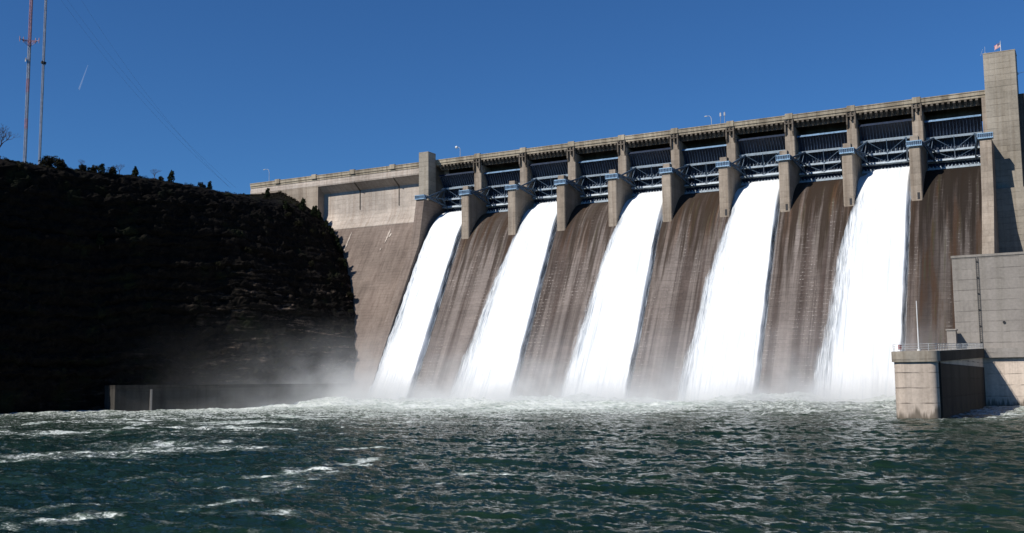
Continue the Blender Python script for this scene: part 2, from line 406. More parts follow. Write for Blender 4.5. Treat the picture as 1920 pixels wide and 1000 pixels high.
HW = 1.38
def pier(i, end=False):
    x = i*P
    mb = MB()
    hw = HW
    c = .22
    nose = [(x-hw, 9), (x-hw, c), (x-hw+c, 0), (x+hw-c, 0), (x+hw, c), (x+hw, 9)]
    mb.plan(nose, 42, 66.2)
    mb.plan([(x-hw+.02, 20), (x-hw+.02, 7.9+c), (x-hw+c, 7.9), (x+hw-c, 7.9), (x+hw-.02, 7.9+c), (x+hw-.02, 20)], 46.2, 75.4)
    # step on the pier nose behind the trunnion girder
    mb.box(x-1.05, x+.9, .45, 2.6, 66.2, 67.55); mb.box(x-1.25, x+1.1, 2.6, 7.9, 66.2, 66.7)
    o = child(mb, 'pier', M['pier'], dam)
    # trunnion girder across the nose
    t = MB(); t.box(x-1.85, x+1.85, -.55, 1.3, 64.75, 64.95); t.box(x-1.85, x+1.85, -.55, 1.3, 65.95, 66.15)
    t.box(x-1.8, x+1.8, -.3, 1.2, 64.95, 65.95)
    for k in range(9): t.box(x-1.85+k*.4525, x-1.85+k*.4525+.08, -.55, -.3, 64.95, 65.95)
    to = t.build('trunnion_girder', M['trun'], o)
    s = MB()
    for k in range(8): s.box(x-1.85+k*.4525+.12, x-1.85+k*.4525+.42, -.34, -.29, 65.2, 65.72)
    s.build('slot_row', M['trundark'], o)
    # hinge castings on both sides
    h = MB()
    for sx in (-1, 1):
        h = MB(); h.tube([(x+sx*1.3, 1, 65.5), (x+sx*2.1, 1, 65.5)], .55, 12); h.build('hinge', M['arm'], o)
    if i >= 6:
        dh = MB(); dh.box(x+.15, x+.75, -.06, .3, 51.2, 52.9); dh.build('drain_hole', M['black'], o)
    # open head frame carrying the road deck
    f = MB()
    for sx in (-1, 0, 1): f.box(x+sx*1.05-.2, x+sx*1.05+.2, 7.15, 7.9, 74.1 if sx else 75.2, 77.35)
    f.box(x-1.25, x+1.25, 7.1, 7.9, 76.2, 76.5)
    f.prism([(7.9, 72.9), (7.15, 74.1), (7.9, 74.1)], x-1.25, x-.85); f.prism([(7.9, 72.9), (7.15, 74.1), (7.9, 74.1)], x+.85, x+1.25)
    f.box(x-1.3, x+1.3, 7.9, 8.6, 75.4, 77.35)
    f.build('head_frame', M['darkcon'], o)
    return o
for i in range(1, NB): pier(i)

# end piers run on down the chute as training walls
def train_outline(off, y0):
    pts = []
    for y in np.linspace(y0, -31.5, 22):
        pts.append((float(y)-off*.8, float(chute_z(y))+off*.45))
    return pts
def end_pier(i, xa, xb, zt, off):
    mb = MB()
    pr = [(20, 46), (20, zt), (0, zt)]+[(y, z) for y, z in train_outline(off, -1.2) if z < zt-1]+[(-31.5, -8), (0, -8)]
    mb.prism(pr, xa, xb)
    o = child(mb, 'end_pier', M['slope'] if i == 0 else M['pier'], dam)
    x = (xa+xb)/2
    t = MB(); t.box(x-1.75, x+1.75, -.55, 1.3, 64.75, 64.95); t.box(x-1.75, x+1.75, -.55, 1.3, 65.95, 66.15); t.box(x-1.7, x+1.7, -.3, 1.2, 64.95, 65.95)
    for k in range(9): t.box(x-1.75+k*.4275, x-1.75+k*.4275+.08, -.55, -.3, 64.95, 65.95)
    t.build('trunnion_girder', M['trun'], o)
    s = MB()
    for k in range(8): s.box(x-1.75+k*.4275+.12, x-1.75+k*.4275+.4, -.34, -.29, 65.2, 65.72)
    s.build('slot_row', M['trundark'], o)
    h = MB(); sx = 1 if i == 0 else -1
    h.tube([(x+sx*1.3, 1, 65.5), (x+sx*2.1, 1, 65.5)], .55, 12); h.build('hinge', M['arm'], o)
    return o
mb = MB(); mb.box(164.95, 167.5, 7.3, 20, 46, 76.9); child(mb, 'end_column', M['pier'], dam)
end_pier(0, -HW-.2, HW, 64.7, 2.3)
end_pier(NB, NB*P-HW, NB*P+1.25, 64.7, 2.3)

# ------------------------------------------------------------------ radial gates
RG = 11.5
def arc(a, r): return (r*math.cos(R(a)), r*math.sin(R(a)))
def gate_meshes():
    d = {}
    hx = P/2-HW-.12
    mb = MB(); A = np.linspace(-27.3, 41, 26)
    for a0, a1 in zip(A[:-1], A[1:]):
        y0, z0 = arc(a0, RG); y1, z1 = arc(a1, RG); Y0, Z0 = arc(a0, RG+.12); Y1, Z1 = arc(a1, RG+.12)
        mb.add([(-hx, y0, z0), (hx, y0, z0), (hx, y1, z1), (-hx, y1, z1), (-hx, Y0, Z0), (hx, Y0, Z0), (hx, Y1, Z1), (-hx, Y1, Z1)],
               [(0, 1, 2, 3), (7, 6, 5, 4)])
    n = 17
    for k in range(n):                                    # curved vertical ribs of the skin
        x = -hx+.25+k*(2*hx-.5)/(n-1)
        B = np.linspace(-26.6, 40.5, 14)
        for a0, a1 in zip(B[:-1], B[1:]):
            pts = [arc(a0, RG-.02), arc(a1, RG-.02), arc(a1, RG-.42), arc(a0, RG-.42)]
            mb.add([(x-.05, *q) for q in pts]+[(x+.05, *q) for q in pts], [(0, 1, 2, 3), (7, 6, 5, 4), (2, 3, 7, 6), (0, 3, 7, 4), (1, 2, 6, 5)])
    d['skin'] = mb.mesh('skin_plate'); d['skin'].polygons.foreach_set('material_index', [0]*50+[1]*(len(d['skin'].polygons)-50))
    def girder(a, gus):
        mb = MB(); c, s_ = math.cos(R(a)), math.sin(R(a))
        def pt(r, t): return (r*c-t*s_, r*s_+t*c)
        for r0, r1, t0, t1 in ((RG-1.5, RG-.43, -.05, .05), (RG-1.62, RG-1.5, -.26, .26), (RG-.5, RG-.42, -.2, .2)):
            q = [pt(r0, t0), pt(r1, t0), pt(r1, t1), pt(r0, t1)]
            mb.prism(q, -hx+.1, hx-.1)
        if gus:
            for k in range(13):
                x = -hx+.7+k*(2*hx-1.4)/12
                q = [pt(RG-.43, .05), pt(RG-1.45, .05), pt(RG-1.3, .35), pt(RG-.43, 1.15)]
                mb.prism(q, x-.05, x+.05)
        return mb.mesh('girder')
    d['g0'] = girder(17.7, False); d['g1'] = girder(-2.5, True); d['g2'] = girder(-17.2, True)
    tb = MB(); ya, za = arc(41, RG-.45); yb, zb = arc(41, RG+.3)
    tb.prism([(ya, za-.1), (yb, zb-.1), (yb, zb), (ya, za)], -hx, hx); d['top'] = tb.mesh('top_beam')
    lb = MB()
    y, z = arc(-25.8, RG-.1); lb.prism([(y-.3, z-.3), (y+.05, z-.3), (y+.05, z+.25), (y-.3, z+.25)], -hx, hx)
    for k in range(15):
        x = -hx+.5+k*(2*hx-1)/14; yy, zz = arc(-23.4, RG-.25); lb.box(x-.14, x+.14, yy-.2, yy-.02, zz-.14, zz+.14)
    d['lip'] = lb.mesh('bottom_lip')
    for sx in (-1, 1):
        x0, x1 = sx*(hx-.35), sx*(hx-1.9)
        for nm, a in (('s0', 17.7), ('s1', -2.5), ('s2', -17.2)):
            mb = MB(); y, z = arc(a, RG-1.55); mb.bar((x0, .3, 0), (x1, y, z), .34, .42); d[nm+str(sx)] = mb.mesh('strut')
        def along(a, t):
            y, z = arc(a, RG-1.55); return (x0+(x1-x0)*t, .3+(y-.3)*t, z*t)
        bl = [(along(17.7, .45), along(-2.5, .45)), (along(-2.5, .45), along(-17.2, .45)), (along(17.7, .72), along(-2.5, .45)), (along(-17.2, .72), along(-2.5, .45)),
              (along(17.7, .97), along(-2.5, .72)), (along(-17.2, .97), along(-2.5, .72))]
        for k, (a_, b_) in enumerate(bl):
            mb = MB(); mb.bar(a_, b_, .16, .2); d['b%d%d' % (k, sx)] = mb.mesh('brace')
    # cross bracing between the two arms, in the plane of the girders
    for k, (a1, a2) in enumerate(((17.7, -2.5), (-2.5, -17.2))):
        mb = MB(); y1, z1 = arc(a1, RG-1.6); y2, z2 = arc(a2, RG-1.6)
        for q in (-1, 1):
            mb.bar((q*(hx-1.9), y1, z1), (0, y2, z2), .12); 
        mb.bar((0, y1, z1), (0, y2, z2), .14)
        d['x%d' % k] = mb.mesh('cross_brace')
    return d
GM = gate_meshes()
for k, me in GM.items():
    if k == 'skin': me.materials.append(M['skin']); me.materials.append(M['rib']); continue
    me.materials.append(M['skin'] if k in ('skin',) else M['girder'] if k[0] == 'g' or k in ('lip',) else M['topb'] if k == 'top' else M['arm'])
TOP_UNLIT = GM['top'].copy(); TOP_UNLIT.materials[0] = M['skin']  # open gates: top edge out of the sun, done by dark paint
ordn = ['first', 'second', 'third', 'fourth', 'fifth', 'sixth', 'seventh', 'eighth', 'ninth', 'tenth']
OPEN = {0, 2, 4, 6, 8}
for i in range(NB):
    o = empty('radial_gate', (i*P+P/2, 1.0, 65.5)); o.rotation_euler = (R(5.5) if i in OPEN else 0, 0, 0)
    if i in OPEN: lb_ = 'raised blue steel radial gate above the %s white fall from the cliff' % ordn[i//2]
    elif i < 9: lb_ = 'closed blue steel radial gate between the %s and %s white falls from the cliff' % (ordn[i//2], ordn[i//2+1])
    else: lb_ = 'closed blue steel radial gate next to the tall flag tower'
    tag(o, lb_, 'sluice gate', 'radial gates of the spillway')
    nm = {'skin': 'skin_plate', 'top': 'top_beam', 'lip': 'bottom_lip'}
    for k, me in GM.items():
        if k == 'top' and i in OPEN: me = TOP_UNLIT
        n_ = nm.get(k) or {'g': 'girder', 's': 'strut', 'b': 'brace', 'x': 'cross_brace'}[k[0]]
        link(n_, me, None, o)

# ------------------------------------------------------------------ roadway bridge along the crest
br = empty('roadway_bridge', (60, 12, 77)); tag(br, 'concrete roadway along the top of the dam with a pale parapet', 'bridge')
XL, XR = -79.0, 166.0
mb = MB(); mb.box(XL, XR+.5, 7.75, 8.15, 77.75, 78.85); mb.box(XL, XR+.5, 7.62, 8.2, 78.62, 78.86+.02); child(mb, 'parapet', M['parapet'], br)
mb = MB(); mb.box(XL, XR+.5, 7.95, 20, 77.1, 77.72); child(mb, 'deck_slab', M['parapet'], br)
mb = MB(); mb.box(XL, XR+.5, 19.6, 20, 77.72, 78.85); child(mb, 'rear_parapet', M['parapet'], br)
mb = MB(); mb.box(2, XR-1.5, 9.3, 9.8, 75.5, 77.1); child(mb, 'edge_girder', M['darkcon'], br)
mb = MB(); mb.box(2, XR-1.5, 14.0, 14.6, 72.4, 77.1); child(mb, 'edge_girder', M['darkcon'], br)
cb = MB(); cb.prism([(9.3, 75.6), (9.3, 77.08), (8.0, 77.08), (8.0, 76.55)], -.3, .3); cm = cb.mesh('corbel'); cm.materials.append(M['darkcon'])
for i in range(NB):
    for k in range(10):
        o = link('corbel', cm, None, br); o.location = Vector((i*P+HW+.75+k*1.34+.2, 0, 0))-Vector(br.location)
pm = MB(); pm.box(-1.05, 1.05, 7.5, 8.3, 77.65, 79.25); pmm = pm.mesh('parapet_post', bevel=.04); pmm.materials.append(M['parapet'])
for i in list(range(1, NB))+[-1, -2, -3, -4]:
    o = link('parapet_post', pmm, None, br); o.location = Vector((i*P if i > 0 else i*P+.2, 0, 0))-Vector(br.location)

# ------------------------------------------------------------------ left non-overflow section
lw = empty('dam_wall', (-40, 8, 0)); tag(lw, 'sloping brown concrete dam section beside the cliff with a recessed pale band on top', 'dam wall')
sl_p = [(30, -8), (30, 65.9), (11.5, 65.9), (11.45, 64.9), (11.0, 63.4), (10.2, 62.0), (9.2, 60.6), (8.2, 59.2), (-31.6, -8)]
mb = MB(); mb.prism(sl_p[:3]+[(11.5, 58), (8.25, 59.15-.1), (-31.6, -8)], -79, -HW-.2); child(mb, 'sloped_face', M['slope'], lw)
mb = MB(); mb.prism([(12, 58), (12, 65.9), (11.5, 65.9), (11.45, 64.9), (11.02, 63.4), (10.22, 62.0), (9.25, 60.6), (8.22, 59.22), (8.6, 58)], -48, -HW-.25); child(mb, 'pale_fillet', M['wall'], lw)
mb = MB(); mb.box(-48, -HW-.2, 11.5, 30, 65.9, 77.0); child(mb, 'recessed_band', M['wall'], lw)
mb = MB(); mb.prism([(11.5, 72.6), (11.5, 75.2), (8.05, 75.2), (8.05, 74.9)], -48, -HW-.2)
mb.box(-79, -HW-.2, 7.95, 11.5, 75.2, 76.3); mb.box(-79, -HW-.2, 8.1, 11.4, 76.3, 77.1); child(mb, 'cornice', M['wall'], lw)
mb = MB(); mb.box(-79, -48, 8.0, 30, 52, 75.19); child(mb, 'abutment_block', M['pier'], lw)
for x in (-16.2, -32.4):
    mb = MB(); mb.box(x-.14, x+.14, 11.3, 11.6, 65.9, 72.6); mb.prism([(11.4, 72.3), (11.4, 72.75), (8.03, 75.05), (8.03, 74.6)], x-.14, x+.14); child(mb, 'joint_rib', M['darkcon'], lw)

rs = random.Random(4)
for x, z0, z1 in ((-16.5, 57.5, 52.5), (-15.6, 55.8, 54.4), (-32.6, 57.6, 49.5), (-17.4, 50.6, 49.9)):
    mb = MB(); n = 14; pts = []
    for k in range(n+1):
        z = z0+(z1-z0)*k/n; y = 8.2-(59.2-z)*(39.8/67.2)-.05; wd_ = (.28*math.sin(math.pi*(k+.6)/(n+1.2))+.05)*rs.uniform(.6, 1.3); xx = x+rs.uniform(-.08, .08)-.10*k/n*3
        pts.append(((xx-wd_, y, z), (xx+wd_, y, z)))
    for a_, b_ in zip(pts[:-1], pts[1:]): mb.add([a_[0], a_[1], b_[1], b_[0], *[(q[0], q[1]+.12, q[2]) for q in (a_[0], a_[1], b_[1], b_[0])]], [(0, 1, 2, 3), (7, 6, 5, 4), (0, 3, 7, 4), (1, 5, 6, 2)])
    child(mb, 'mineral_streak', M['wall'], lw)
# left tower over the first end pier
tw = empty('concrete_tower', (0, 4, 65)); tag(tw, 'short square concrete tower at the cliff end of the spillway', 'tower')
mb = MB(); mb.box(-2.75, 0.95, 3.2, 7.6, 64.7, 80.9); child(mb, 'shaft', M['tower'], tw, bevel=.05)
mb = MB(); mb.box(-1.7, 0.6, 7.6, 13.5, 64.8, 76.8); child(mb, 'guide_slot', M['darkcon'], tw)

# right tower
rtw = empty('elevator_tower', (171, 8, 30)); tag(rtw, 'tall square concrete tower with a flag on top', 'tower')
mb = MB(); mb.box(165.9, 173.3, 7.0, 13.0, 52.9, 87.9); child(mb, 'shaft', M['tower'], rtw, bevel=.06)
mb = MB(); mb.box(166.6, 174.6, 5.2, 30.0, -6, 52.9); child(mb, 'base_shaft', M['tower'], rtw)
mb = MB(); mb.box(173.3, 260, 9.5, 30, -6, 77.2); child(mb, 'intake_wall', M['darkcon'], rtw)
mb = MB(); mb.box(165.84, 173.36, 6.94, 13.06, 87.9, 88.1); child(mb, 'coping', M['tower'], rtw)

# ------------------------------------------------------------------ powerhouse wall
ph = empty('powerhouse', (180, -30, 0)); tag(ph, 'plain pale concrete powerhouse block at the foot of the tall tower', 'building')
mb = MB(); mb.box(160.0, 260, -30, 6, 12.6, 32.6); child(mb, 'wall', M['house'], ph)
mb = MB(); mb.box(159.85, 260, -30.15, 5.8, 32.6, 33.1); child(mb, 'coping', M['house'], ph)
mb = MB(); mb.box(158.9, 260, -31.6, 5, -6, 10.6); child(mb, 'base_wall', M['nose'], ph)
mb = MB(); mb.box(165.4, 260, -32.5, -30.0, 10.6, 12.6); child(mb, 'ledge', M['house'], ph)
mb = MB()
for sx in (-.22, .22): mb.tube([(165.1+sx, -30.25, 12.8), (165.1+sx, -30.25, 32.4)], .05, 5)
for k in range(44): mb.tube([(164.88, -30.25, 13.2+k*.44), (165.32, -30.25, 13.2+k*.44)], .03, 4)
for k in range(6): mb.box(164.9, 165.3, -30.3, -30.0, 14+k*3.5, 14.1+k*3.5)
o = child(mb, 'ladder', M['black'], ph)
mb = MB(); mb.box(158.6, 160.4, -33.3, -31.0, 10.6, 16.6); mb.box(158.4, 160.6, -33.5, -30.9, 16.6, 16.9); child(mb, 'conduit_box', M['house'], ph)
mb = MB(); mb.tube([(169.8, -30.25, 18.2), (169.8, -29.9, 18.2)], .28, 14); child(mb, 'drain_outlet', M['black'], ph)

# ------------------------------------------------------------------ river training wall with the rounded end
rw = empty('river_wall', (162, -70, 0)); tag(rw, 'long pale river wall with a rounded end and dark right side', 'river wall')
xa, xb, yn = 158.9, 165.4, -106.3
def wall_outline(g_):
    pts = []
    r = 2.1+g_
    for k in range(9):
        t = R(180+k*90/8); pts.append((xa-g_+r+r*math.cos(t), yn-g_+r+r*math.sin(t)))
    r2 = 1.0+g_
    for k in range(9):
        t = R(270+k*90/8); pts.append((xb+g_-r2+r2*math.cos(t), yn-g_+r2+r2*math.sin(t)))
    pts += [(xb+g_, -31.7), (xa-g_, -31.7)]
    return pts
def topz(y, a, b): return [a+(b-a)*(p_[1]-yn)/(-31.7-yn) for p_ in y]
ol = wall_outline(0); mb = MB(); mb.plan(ol, -8, topz(ol, 8.8, 10.7)); child(mb, 'wall_body', M['nose'], rw)
mb = MB(); mb.box(xb+.003, xb+.12, yn+2.2, -31.8, -6, 8.6); child(mb, 'stain_shade_flank', M['flank'], rw)  # thin dark strip: stains, and the shade on this side painted in
ol = wall_outline(.35); mb = MB(); mb.plan(ol, topz(ol, 8.8, 10.7), topz(ol, 10.45, 12.62)); child(mb, 'cap', M['tower'], rw)
mb = MB(); yz = [(yn+2.2, 8.85), (-31.8, 10.68), (-31.8, 12.55), (yn+2.2, 10.42)]; mb.prism(yz, xb+.352, xb+.40); child(mb, 'stain_shade_flank', M['flank'], rw)  # cap side darkened the same way, its shade put into the colour
rl = MB()
ol = wall_outline(.1)
def ztop(y): return 10.45+(12.62-10.45)*(y-yn)/(-31.7-yn)
dense = []
loop = ol
tot = []
for (ax, ay), (bx, by) in zip(loop[:-1], loop[1:]):
    L = math.hypot(bx-ax, by-ay); k = max(1, int(L/1.9))
    for j in range(k): tot.append((ax+(bx-ax)*j/k, ay+(by-ay)*j/k))
tot.append(loop[-1])
last = None
for q in tot:
    if last is None or math.hypot(q[0]-last[0], q[1]-last[1]) > 1.2:
        rl.tube([(q[0], q[1], ztop(q[1])), (q[0], q[1], ztop(q[1])+1.1)], .04, 5); last = q
for hgt in (.4, .75, 1.1): rl.tube([(q[0], q[1], ztop(q[1])+hgt) for q in tot], .032, 5)
o = rl.build('railing', M['steel']); tag(o, 'thin metal railing round the top of the rounded river wall', 'railing')
mb = MB(); mb.tube([(162.2, -101, ztop(-101)), (162.2, -101, ztop(-101)+4), (162.2, -101, ztop(-101)+8.0)], [.11, .09, .06], 8); mb.tube([(162.2, -101, ztop(-101)), (162.2, -101, ztop(-101)+.25)], .28, 8)
o = mb.build('pole', M['white']); tag(o, 'slim bare white pole standing on the rounded river wall', 'pole')
mb = MB(); mb.box(159.9, 160.35, -106.05, -105.75, 10.75, 11.35); mb.box(159.85, 160.4, -106.1, -105.7, 11.35, 11.45); mb.box(160.08, 160.17, -105.95, -105.85, 10.4, 10.75)
o = mb.build('cabinet', M['red']); tag(o, 'small red box behind the railing of the river wall', 'box')
# marks down the shaded side: a ladder channel
mb = MB(); mb.tube([(165.55, -103.8, .2), (165.55, -103.8, 10.2)], .07, 6); mb.tube([(165.55, -103.2, .2), (165.55, -103.2, 10.2)], .07, 6)
for k in range(24): mb.tube([(165.55, -103.8, .5+k*.4), (165.55, -103.2, .5+k*.4)], .03, 4)
o = child(mb, 'ladder', M['flank'], rw)

# ------------------------------------------------------------------ white water falls
g = N('white_water'); p = g.pos()
de = g.n('ShaderNodeAttribute', attribute_name='veil').outputs['Fac']
sa = g.n('ShaderNodeAttribute', attribute_name='across').outputs['Fac']; sb = g.n('ShaderNodeAttribute', attribute_name='along').outputs['Fac']
cbn = g.n('ShaderNodeCombineXYZ'); g.set(cbn.inputs[0], sa); g.set(cbn.inputs[1], sb); q = cbn.outputs[0]
s1 = g.noise(g.scale(q, (1.3, .045, 0)), 1.0, 5, .62, .25); s2 = g.noise(g.scale(q, (3.2, .22, 0)), 1.0, 6, .68, .5); s3 = g.noise(g.scale(q, (.6, .05, 0)), 1.0, 3, .6)
mixn = g.math('ADD', g.math('MULTIPLY', s1, .55), g.math('MULTIPLY', s2, .45))
s4 = g.noise(g.scale(q, (5.5, .16, 0)), 1.0, 6, .7, .6)
alpha = g.ramp(g.math('ADD', de, g.math('MULTIPLY', g.math('SUBTRACT', g.math('ADD', g.math('MULTIPLY', s4, .6), g.math('MULTIPLY', s2, .4)), .5), 2.0)), .12, 1.0)
cc = g.mix(g.ramp(s1, .34, .52), (.62, .66, .69), (.88, .89, .89))
cc = g.mix(g.math('MULTIPLY', g.ramp(de, .62, 1.24, 1, 0), g.ramp(s4, .36, .64, 1, .3)), cc, (.23, .275, .32))
hb = g.math('ADD', g.math('MULTIPLY', s1, .8), g.math('MULTIPLY', s2, .35))
M['fall'] = g.pbr(cc, .55, g.bump(hb, .3, .5), spec=.25, alpha=alpha)
g.b.inputs['Subsurface Weight'].default_value = 0.0
def make_fall(i, seed, lab):
    x0, x1 = i*P+HW+.02, (i+1)*P-HW-.02
    yy = np.concatenate((np.linspace(11.5, -1.7, 110), np.linspace(-1.85, -30.6, 230)))
    zz = chute_z(yy); L = np.concatenate(([0], np.cumsum(np.hypot(np.diff(yy), np.diff(zz)))))
    dy = np.gradient(yy, L); dz = np.gradient(zz, L)       # tangent
    ny, nz = dz, -dy                                        # outward normal
    sgn = np.where(nz < 0, -1, 1); ny, nz = ny*sgn, nz*sgn
    nx = 150; T = np.linspace(0, 1, nx)
    LL, TT = np.meshgrid(L, T, indexing='ij')
    fall = sstep(10, L[-1], LL)
    spreadL = (2.2 if i == 0 else 8.6)*np.clip((LL-15)/(L[-1]-15), 0, 1)**.72
    left = x0-spreadL
    right = x1+.12*fall*fbm(LL*.4, TT*0+5, o=3, seed=seed+5)+.2*fall
    X = left+(right-left)*TT
    across = X-x0; 
    dl = X-left; dr = right-X
    taper = np.minimum(sstep(0, 1.1, dr), sstep(-.1, 4.2 if i else 2.0, dl))
    th = (1.65-.45*sstep(0, 45, LL)+.5*fall)*(.12+.88*taper)
    tur = sstep(4, 30, LL)
    streak = fbm(across*.55, LL*.022, o=3, seed=seed)*.5+fbm(across*1.5, LL*.05, o=2, seed=seed+9)*.28
    clump = fbm(across*.6, LL*.16-across*.12, o=4, seed=seed+11)
    lm = sstep(6.5, .3, dl)*tur
    th = th+tur*(.30*streak+.06*clump)*(.35+.65*taper)
    th = th+lm*(.55*np.abs(fbm(across*.7, LL*.2-across*.2, o=4, seed=seed+13)))
    th = np.maximum(th, .06)
    Y = yy[:, None]+ny[:, None]*th; Z = zz[:, None]+nz[:, None]*th
    wl = (1.2+4.6*fall) if i else (1.0+2.2*fall)
    dlw = (dl+(.3+1.1*fall)*fbm(across*.35, LL*.045, o=4, seed=seed+15))
    inner = sstep(wl*.5, wl+4.2, dlw+.9*fbm(across*.5, LL*.06, o=3, seed=seed+23))
    dens = np.minimum(((.50 if i == 0 else .02)+(.14 if i == 0 else .62)*sstep(-.4, wl*.7, dlw)+.36*inner), .30+.70*sstep(0, 1.3, dr+.4*fbm(across*.3, LL*.08, o=3, seed=seed+19)))
    dens = 1-(1-dens)*sstep(2, 16, LL)
    bot = sstep(L[-1]-3, L[-1], LL); dens = dens*(1-.3*bot)
    me = grid_mesh('waterfall', X, Y, Z, attrs={'veil': dens*1.25, 'across': across+i*40, 'along': LL+seed*13})
    o = link('waterfall', me, M['fall']); tag(o, lab, 'waterfall', 'white falls from the open gates')
make_fall(0, 3, 'white fall beside the sloping brown dam section, nearest the cliff')
make_fall(2, 23, 'white fall second from the cliff, between two bare brown chutes')
make_fall(4, 41, 'white fall in the middle of the five, third from the cliff')
make_fall(6, 67, 'white fall second from the rounded river wall')
make_fall(8, 89, 'white fall coming down right behind the rounded river wall')

# ------------------------------------------------------------------ drifting spray at the foot of the falls
g = N('spray_mist'); p = g.pos(); X, Y, Z = g.xyz(p)
n1 = g.noise(g.scale(p, (.07, .09, .10)), 1.0, 4, .6, .4)
toe = g.math('ABSOLUTE', g.math('ADD', Y, 34.0))
zz = g.math('MAXIMUM', Z, 0.0)
low = g.math('MULTIPLY', g.math('EXPONENT', g.math('MULTIPLY', zz, -.22)), g.math('EXPONENT', g.math('MULTIPLY', toe, -.10)))
hi = g.math('MULTIPLY', g.math('EXPONENT', g.math('MULTIPLY', zz, -.13)), g.math('EXPONENT', g.math('MULTIPLY', toe, -.045)))
lft = g.math('MULTIPLY', g.ramp(X, -44, -10, .08, .62), g.ramp(X, -8, 30, 1.0, .38))
d = g.math('ADD', g.math('MULTIPLY', low, .16), g.math('MULTIPLY', g.math('MULTIPLY', hi, lft), .034))
d = g.math('MULTIPLY', d, g.ramp(n1, .34, .66, .12, 1.9))
edge = g.math('MULTIPLY', g.ramp(Z, 16, 29, 1, 0), g.math('MULTIPLY', g.ramp(X, -62, -35), g.ramp(X, 176, 158, 0, 1)))
d = g.math('MULTIPLY', d, edge)
pv = g.n('ShaderNodeVolumePrincipled'); pv.inputs['Color'].default_value = (.97, .975, .98, 1); g.set(pv.inputs['Density'], d); pv.inputs['Anisotropy'].default_value = -0.15
g.t.links.new(pv.outputs[0], g.o.inputs['Volume']); M['mist'] = g.m
mb = MB(); mb.box(-64, 157.5, -92, -8, -.8, 30)
o = mb.build('mist', M['mist']); tag(o, 'white spray hanging over the foot of the falls', 'mist', kind='stuff')
sc.cycles.volume_step_rate = 0.12; sc.cycles.volume_max_steps = 256

# ------------------------------------------------------------------ cliff and plateau on the left bank
def make_cliff():
    path = bank_path(); seg = np.hypot(*np.diff(path, axis=0).T); cum = np.concatenate(([0], np.cumsum(seg)))
    ns = 620
    s = np.concatenate((np.linspace(0, cum[2]-30, 80), np.linspace(cum[2]-29, cum[-1], ns-80)))
    bx = np.interp(s, cum, path[:, 0]); by = np.interp(s, cum, path[:, 1])
    k = np.ones(41)/41
    # smooth the plan
    bxs = np.convolve(np.pad(bx, 20, 'edge'), k, 'valid'); bys = np.convolve(np.pad(by, 20, 'edge'), k, 'valid')
    head = sstep(cum[5]-62, cum[5]+1, s)
    tx = np.gradient(bxs); ty = np.gradient(bys); ln = np.hypot(tx, ty)
    inx, iny = -ty/ln, tx/ln                 # inward: left of travel
    # keep the inward direction steady near the dam
    inx = inx*(1-head)+head*(-.93); iny = iny*(1-head)+head*.36
    z_main = np.array([-4, 0, 8, 16, 30, 45, 57, 62.5, 64.5, 66.5, 70, 74, 76, 76]); i_main = np.array([-.5, 0, .5, 2, 4.5, 7, 9.5, 11.5, 14, 24, 60, 120, 400, 1500])
    zt = np.array([-4, 0, 8, 16, 30, 45, 56, 61, 63.5, 66, 70, 74, 76, 76])
    hx_ = np.array([-8.2, -8.9, -10.6, -12.4, -19.6, -29.2, -38.8, -44.8, -47.5, -49.4, -56.5, -64, -120, -500]); hy_ = np.array([-29.5, -27.5, -22.6, -18, -9.6, -1, 5.2, 7, 7, 7, 7, 7, 7, 7])
    par = np.concatenate((np.linspace(0, 9, 300), np.linspace(9.1, 13, 24)))
    idx = np.arange(14)
    zm = np.interp(par, idx, z_main); im = np.interp(par, idx, i_main); zh = np.interp(par, idx, zt); xh = np.interp(par, idx, hx_)+.5; yh = np.interp(par, idx, hy_)-.9
    hd = head[:, None]
    Zb = zm[None]*(1-hd)+zh[None]*hd; I = im[None]+0*hd
    X = (bxs[:, None]+inx[:, None]*I)*(1-hd)+xh[None]*hd; Y = (bys[:, None]+iny[:, None]*I)*(1-hd)+yh[None]*hd
    # run the surface on into the dam and behind it
    ext = np.maximum(0, s-(cum[-1]-4))[:, None]; Y = Y+ext*5.0; X = X-ext*1.0
    face = sstep(68, 60, Zb)*sstep(-2, 3, Zb)+.15
    # strata: ledges that stick out in steps
    wob = fbm(X*.03, Y*.03, o=3, seed=71)*2.2
    lay = (Zb+wob)/3.1; fr = lay-np.floor(lay)
    rnd = _h(np.floor(lay), np.floor(X*0), np.floor(X*0), 5)
    step = (sstep(0, .25, fr)*(1-.75*sstep(.55, 1., fr)))*(.5+.5*rnd)*1.3
    blocks = fbm(X*.16, Y*.16, Zb*.30, o=4, seed=73)
    rough = fbm(X*.55, Y*.55, Zb*1.1, o=3, seed=79)
    gully = fbm(X*.045, Y*.045, Zb*.01, o=2, seed=83)
    disp = (1-.65*hd)*face*(step*1.1+.7*blocks+.30*rough+1.4*gully)
    X = X-inx[:, None]*disp; Y = Y-iny[:, None]*disp
    Z = Zb+.5*face*rough+.8*(1-face)*fbm(X*.08, Y*.08, o=3, seed=88)*sstep(0, 10, I)
    me = grid_mesh('cliff', X, Y, Z)
    # flat shading keeps the rock crisp
    me.polygons.foreach_set('use_smooth', np.zeros(len(me.polygons), bool))
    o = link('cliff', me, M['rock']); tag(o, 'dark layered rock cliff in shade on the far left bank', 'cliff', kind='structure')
    return X, Y, Z, s, cum, par
CX, CY, CZ, CS, CCUM, CPAR = make_cliff()

